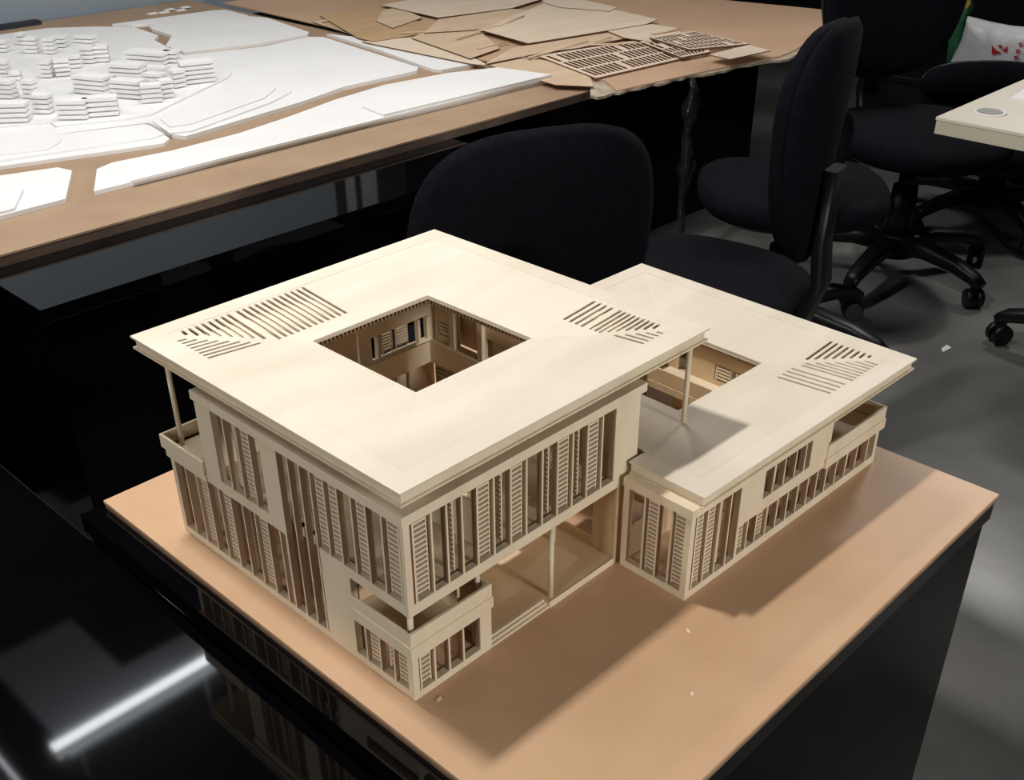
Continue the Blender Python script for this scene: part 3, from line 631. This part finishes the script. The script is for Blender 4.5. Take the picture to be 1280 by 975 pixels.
# ------------------------------------------------------------------ office chairs
def sup(a, b, n, e=2.6):
    o = []
    for k in range(n):
        t_ = 2 * math.pi * k / n; c, s = math.cos(t_), math.sin(t_)
        o.append((a * math.copysign(abs(c) ** (2 / e), c), b * math.copysign(abs(s) ** (2 / e), s)))
    return o
def chair(x, y, face, baserot, label, seat_h=46, back=(40, 46, 50), bw=1.0, lean=9, hasback=True, seat=(24, 23.5), shell='plastic', taper=.16, br=1.0):
    """task chair; face = heading in degrees; everything in scene cm about the floor point (x, y)"""
    r = thing('office_chair', x, y, -ZF, label, 'chair', 'black office chairs')
    c, s = math.cos(math.radians(face)), math.sin(math.radians(face))
    K = 1.25
    G = lambda f, l, h: (x + K * (c * f - s * l), y + K * (s * f + c * l), K * h - ZF)
    ol = sup(seat[0], seat[1], 40)
    m = MB(); rr = []
    for sc_, h in ((.72, -7.2), (.93, -6.4), (1.0, -4), (.985, -1.6), (.9, -.2), (.62, .5), (.25, .7)):
        rr.append([G(a * sc_, b * sc_, seat_h + h + (-2.2 * max(0, (a * sc_ - 10) / 14) ** 2)) for a, b in ol])
    m.rings(rr); m.build('seat', 'fabric', r)
    m = MB(); rr = []
    for sc_, h in ((.6, -9.2), (.8, -8.2), (.86, -6.6)): rr.append([G(a * sc_, b * sc_, seat_h + h) for a, b in ol])
    m.rings(rr); m.build('seat_shell', 'plastic', r)
    if hasback:
        w, h0, h = back[0] / 2, back[1], back[2]
        tl = math.tan(math.radians(lean)); ob = sup(1, 1, 40, 3.0)
        def BP(a, b, off):
            hh = b * h / 2; ww = a * w * (1 - taper * max(0, .5 - b) / 1.5) if taper > .2 else a * w * (1 - .16 * max(0, -b))
            curve = (3.2 * (a * a) + 2.0 * math.cos(b * 1.4) - 2) * min(1, back[0] / 44)
            return G(-21 - (hh + h / 2) * tl + curve + off, ww, seat_h + h0 - 40 + 8 + h / 2 + hh)
        m = MB(); rr = []
        for sc_, off in ((.12, 3.3), (.55, 3.2), (.85, 2.9), (.97, 1.8), (1.0, .2), (.99, -1.0)): rr.append([BP(a * sc_, b * sc_, off) for a, b in ob])
        m.rings(rr); bo = m.build('backrest', 'fabric', r)
        m = MB(); rr = []
        for sc_, off in ((1.0, -1.0), (1.015, -1.9), (.95, -3.0), (.7, -3.6), (.4, -3.8), (.12, -3.85)): rr.append([BP(a * sc_, b * sc_, off) for a, b in ob])
        m.rings(rr); m.build('back_shell', shell, r)
        zb = seat_h + h0 - 40 + 8
        m = MB(); m.bar([G(-4, 0, seat_h - 8.5), G(-16, 0, seat_h - 9), G(-25, 0, seat_h - 5), G(-27.5, 0, seat_h + 4), G(-26.5, 0, zb + 4), G(-26.5 - h * .3 * tl, 0, zb + h * .42)], [9, 9, 9, 9, 8, 7.5], 3.2, side=(-s, c, 0))
        m.build('back_bracket', 'plastic', r)
    m = MB(); m.cyl(x, y, K * (seat_h - 12) - ZF, K * (seat_h - 8.5) - ZF, 9 * K, 7 * K); m.cyl(x, y, K * 24 - ZF, K * (seat_h - 11) - ZF, 2.4 * K); m.cyl(x, y, K * 11 - ZF, K * 28 - ZF, 4.6 * K, 3.6 * K); m.build('column', 'plastic', r)
    m = MB(); m.cyl(x, y, K * 7 - ZF, K * 13.5 - ZF, 6.2 * K, 4.8 * K); hub = m.build('base_hub', 'plastic', r)
    for k in range(5):
        a = math.radians(baserot + 72 * k); ca, sa = math.cos(a), math.sin(a)
        R_ = lambda q, h: (x + K * ca * q * br, y + K * sa * q * br, K * h - ZF)
        m = MB(); m.bar([R_(4, 10.5), R_(12, 11.3), R_(22, 10.2), R_(29, 8.4), R_(31.6, 6.9)], [8, 7, 5.8, 5, 4.5], [6.2, 5.5, 4.5, 4, 2.8])
        lg = m.build('base_leg', 'plastic', r)
        m = MB(); sw = a + (.9 if k % 2 else -.6); dx, dy = math.cos(sw), math.sin(sw); px_, py_ = x + K * ca * 30 * br, y + K * sa * 30 * br
        for q in (-1.9, 1.9): m.cylax((px_ - dy * q, py_ + dx * q, 3.55 - ZF), (-dy, dx, 0), 2.4, 3.55)
        m.box(px_ - 1.4, px_ + 1.4, py_ - 1.4, py_ + 1.4, 3.3 - ZF, 9.4 - ZF)
        m.build('caster', 'plastic', lg)
    return r
chair(167, 80, 100, 114, 'nearest black office chair, its tall back seen edge-on in front of the cardboard corner', seat_h=43, back=(27, 40, 44), lean=2, taper=.5, br=.85, shell='fabric')
chair(117, 105, 66, 6, 'black office chair with broad rounded back standing between the models and the black plinth', seat_h=32.5, back=(45, 34.5, 49), lean=5, shell='fabric', br=.72)
chair(243, 97, 38, -15, 'black office chair whose round navy seat shows either side of the edge-on chair back', back=(17, 38, 18), lean=4, shell='fabric')
chair(326, 97, 240, 257, 'black office chair with large dark back, its seat half hidden by the cream desk corner', back=(48, 40, 56), seat=(25, 25), lean=6)
chair(405, 95, 225, 230, 'black office chair with low rounded back in front of the white plastic bag', seat_h=33, back=(46, 33, 14), lean=6)
chair(297, 4, 180, 20, 'black office chair beside the cream desk, only its casters showing at the right edge', back=(42, 40, 34))

# ------------------------------------------------------------------ bags, bucket, low cabinet
t = thing('low_cabinet', 500, 120, -ZF, 'low black cabinet under the white plastic bag in the dark corner', 'cabinet')
m = MB(); m.box(462, 540, 60, 185, -ZF + 4, -36); m.build('cabinet_body', 'dark', t, bevel=.4)
m = MB(); m.box(461, 541, 59, 186, -36, -33); m.build('cabinet_top', 'plastic', t, bevel=.3)
m = MB(); m.box(466, 536, 64, 181, -ZF, -ZF + 4); m.build('cabinet_plinth', 'dark', t)
def blob(name, mname, outline, x, depth, seed, parent=None, org=None):
    """crumpled bag: front outline in (y, z) pushed out by noise along x"""
    random.seed(seed); m = MB(); cy = sum(p[0] for p in outline) / len(outline); cz = sum(p[1] for p in outline) / len(outline)
    n = 48; ol = []
    L = len(outline)
    for k in range(n):
        f = k / n * L; i = int(f); q = f - i; a, b = outline[i % L], outline[(i + 1) % L]
        ol.append((a[0] * (1 - q) + b[0] * q, a[1] * (1 - q) + b[1] * q))
    rr = []
    for sc_, off in ((.3, depth * .95), (.75, depth * .9), (.93, depth * .7), (1, .5 * depth), (.95, .2 * depth), (.7, 0), (.3, 0)):
        rr.append([(x - off + (random.uniform(-.05, .05) * depth if 0 < off < depth * .95 else 0), cy + (p[0] - cy) * sc_, max(cz + (p[1] - cz) * sc_, min(o[1] for o in outline))) for p in ol])
    m.rings(rr); return m
t = thing('plastic_bag', 472, 100, -33, 'white plastic bag with red logo and red lettering beside the cream desk', 'plastic bag')
def atx(u, v, x):
    d = RM @ Vector(((u - PX) / FPX, -(v - PY) / FPX, -1)); k = (x - CAM.x) / d.x
    return (CAM.y + k * d.y, CAM.z + k * d.z)
XB = 468
ol = [atx(u, v, XB) for u, v in ((1207, 21), (1230, 27), (1262, 33), (1300, 36), (1330, 60), (1330, 120), (1250, 150), (1200, 150), (1178, 100), (1186, 76), (1200, 50))]
ol = [(a, max(b, -32.9)) for a, b in ol]
m = blob('plastic_bag', 'bag', ol, XB + 8, 12, 5); m.build('bag_body', 'bag', t)
XL = XB - 4.35
def bagquad(mb, px, lift=0):
    c = [atx(u, v, XL - lift) for u, v in px]; f = [(XL - lift, a, b) for a, b in c]; k = [(XL - lift + .25, a, b) for a, b in c]
    n = len(f); i = len(mb.v); mb.v += f + k; mb.f.append(tuple(range(i, i + n))); mb.smooth.append(False)
    for q in range(n): mb.f.append((i + q, i + (q + 1) % n, i + n + (q + 1) % n, i + n + q)); mb.smooth.append(False)
m = MB()
bagquad(m, [(1240, 57), (1243, 61), (1247, 64), (1252, 66), (1246, 67.5), (1239.5, 68)])
bagquad(m, [(1247, 57), (1250, 56), (1254, 58.5), (1250, 60)])
bagquad(m, [(1259, 57.5), (1258.5, 65), (1252, 63.5), (1256, 61)])
m.build('red_logo', 'red', t)
m = MB()
for dx, dy in ((1268, 70), (1270, 62), (1274, 54)):
    bagquad(m, [(dx, dy), (dx + 1.1, dy), (dx + 1.6, dy + 5.5), (dx + .6, dy + 5.5)])
    bagquad(m, [(dx - .4, dy + .3), (dx + 4.6, dy - .6), (dx + 4.6, dy + .6), (dx - .4, dy + 1.4)])
    bagquad(m, [(dx + 3, dy + 1), (dx + 4, dy + 1), (dx + 3.6, dy + 5), (dx + 2.6, dy + 4.8)])
    bagquad(m, [(dx + 2.2, dy + 2.6), (dx + 6, dy + 2.0), (dx + 6, dy + 3.0), (dx + 2.2, dy + 3.6)])
m.build('red_lettering', 'red', t)
XG = 492
ol = [atx(u, v, XG) for u, v in ((1196, -6), (1212, -6), (1216, 10), (1210, 24), (1206, 45), (1200, 52), (1190, 52), (1188, 30))]
lo = min(b for a, b in ol); ol = [(a, b if b > lo + 1 else -32.9) for a, b in ol]
t = thing('plastic_bag', XG, ol[0][0], -33, 'green bag with yellow print behind the white plastic bag', 'plastic bag')
m = blob('plastic_bag', 'green', [(a, b) for a, b in ol], XG + 4, 8, 9); m.build('bag_body', 'green', t)
m = MB(); c = [atx(u, v, XG - 4.3) for u, v in ((1204, -4), (1212, -5), (1213, 5), (1208, 12), (1205, 8))]
m.v += [(XG - 4.3, a, b) for a, b in c] + [(XG - 3.6, a, b) for a, b in c]
m.f += [(0, 1, 2, 3, 4)] + [(k, (k + 1) % 5, 5 + (k + 1) % 5, 5 + k) for k in range(5)]; m.smooth += [False] * 6
m.build('yellow_print', 'yellow', t)
x, y = at(1077, 200, -ZF); m = MB(); n = 24
ci = lambda z, r: [(x + r * math.cos(6.2832 * k / n), y + r * math.sin(6.2832 * k / n), z - ZF) for k in range(n)]
m.rings([ci(0, 5), ci(10.5, 6.6), ci(11, 6.9), ci(11.2, 6.3), ci(2, 4.6)])
tag(m.build('bucket', 'bucket'), 'small grey-white bucket on the floor beneath the chair seats', 'bucket')
# glossy black film hanging from the cardboard edge
m = MB(); random.seed(21); rr = []
px0 = at(868, 101, cbz - 1)
for k in range(24):
    z = cbz - .9 - k * (cbz - .9 + ZF) / 23; w = (1.7 + 1.8 * math.sin(k * .5) ** 2 + random.uniform(-.5, .5)) * (1 if k < 14 else .6); ring = []
    for q in range(10):
        a = 2 * math.pi * q / 10; rr_ = w * random.uniform(.55, 1.1)
        ring.append((px0[0] + 3 + rr_ * math.cos(a) * 1.2 + math.sin(k * .8) * 1.0, px0[1] + 3 + rr_ * math.sin(a) * .8, z))
    rr.append(ring)
m.rings(rr); tag(m.build('plastic_wrap', 'blkbag'), 'crumpled shiny black plastic film hanging from the torn cardboard edge to the floor', 'plastic film')

# ------------------------------------------------------------------ ceiling: pale panel with lamp strip, the lamps and an added fill light
struct('trim_2', one((46, 130, 300, 331, 259, 263.9), (46, 89, 331, 382, 259, 263.9)), 'soffit')
struct('trim_3', one((-60, 18.5, 284, 382, 259, 263.9)), 'soffit')
t = thing('ceiling_light', 77, 285, 238, 'long white ceiling lamp strip beside the pale ceiling panel', 'ceiling light', 'ceiling lamp strips')
m = MB(); m.box(36, 118, 283, 287.5, 239, 243); m.box(46, 47, 284.5, 286, 243, 264); m.box(107, 108, 284.5, 286, 243, 264); m.build('housing', 'white', t)
m = MB(); m.box(36.2, 117.8, 283, 287.5, 238, 238.97); m.box(36.2, 117.8, 287.53, 288.2, 238.5, 243); m.box(36.2, 117.8, 283.2, 287.3, 243.02, 243.6); m.build('diffuser', 'lamp', t)
t = thing('ceiling_light', 20, 325, 246, 'shorter ceiling lamp strip set square to the long one', 'ceiling light', 'ceiling lamp strips')
m = MB(); m.box(19.5, 21, 285, 365, 247, 250); m.box(19.8, 20.6, 300, 301, 250, 264); m.box(19.8, 20.6, 350, 351, 250, 264); m.build('housing', 'white', t)
m = MB(); m.box(19.5, 21, 285.2, 364.8, 246.2, 246.97); m.build('diffuser', 'lampdim', t)
struct('trim_4', one((323.5, 330, 433.0, 433.9, 60, 140)), 'palebar'); struct('trim_5', one((336.5, 348, 435.0, 435.9, 60, 150)), 'palebar')
def area(name, x, y, z, sx, sy, power, col=(1, .97, .92), target=None):
    l = bpy.data.lights.new(name, 'AREA'); l.shape = 'RECTANGLE'; l.size = sx * S; l.size_y = sy * S; l.energy = power; l.color = col
    o = bpy.data.objects.new(name, l); COL.objects.link(o); o.location = (x * S, y * S, (z + ZF) * S)
    if target is not None:
        o.rotation_euler = (Vector(target) - Vector((x, y, z))).to_track_quat('-Z', 'Y').to_euler()
    return o
area('lamp_over_model', 4, 97, 250, 22, 12, 37)
area('lamp_left', -92, 146, 250, 40, 40, 4)
area('lamp_behind_camera', 30, -325, 88, 60, 30, 40, target=(25, 0, 10))
area('lamp_right', 455, 78, 190, 60, 20, 19, target=(100, 0, 0))
area('lamp_over_table', 190, 215, 255, 120, 20, 25)
area('lamp_far_left', -60, 330, 255, 60, 20, 15)
area('fill_near_left', -225, -10, 85, 60, 40, 13, target=(0, 20, 15))  # added fill to brighten the left facade, no known lamp there

w = bpy.data.worlds.new('world'); sc.world = w; w.use_nodes = True
w.node_tree.nodes['Background'].inputs[0].default_value = (.55, .6, .7, 1); w.node_tree.nodes['Background'].inputs[1].default_value = .02
vs = sc.view_settings
sc.display_settings.display_device = 'sRGB'
vs.view_transform = 'Standard'; vs.look = 'None'; vs.gamma = 1; vs.use_curve_mapping = False; vs.exposure = -0.1
sc.cycles.use_denoising = True
sc.cycles.max_bounces = 8
for o in list(bpy.data.objects):
    if '_org' in o: del o['_org']
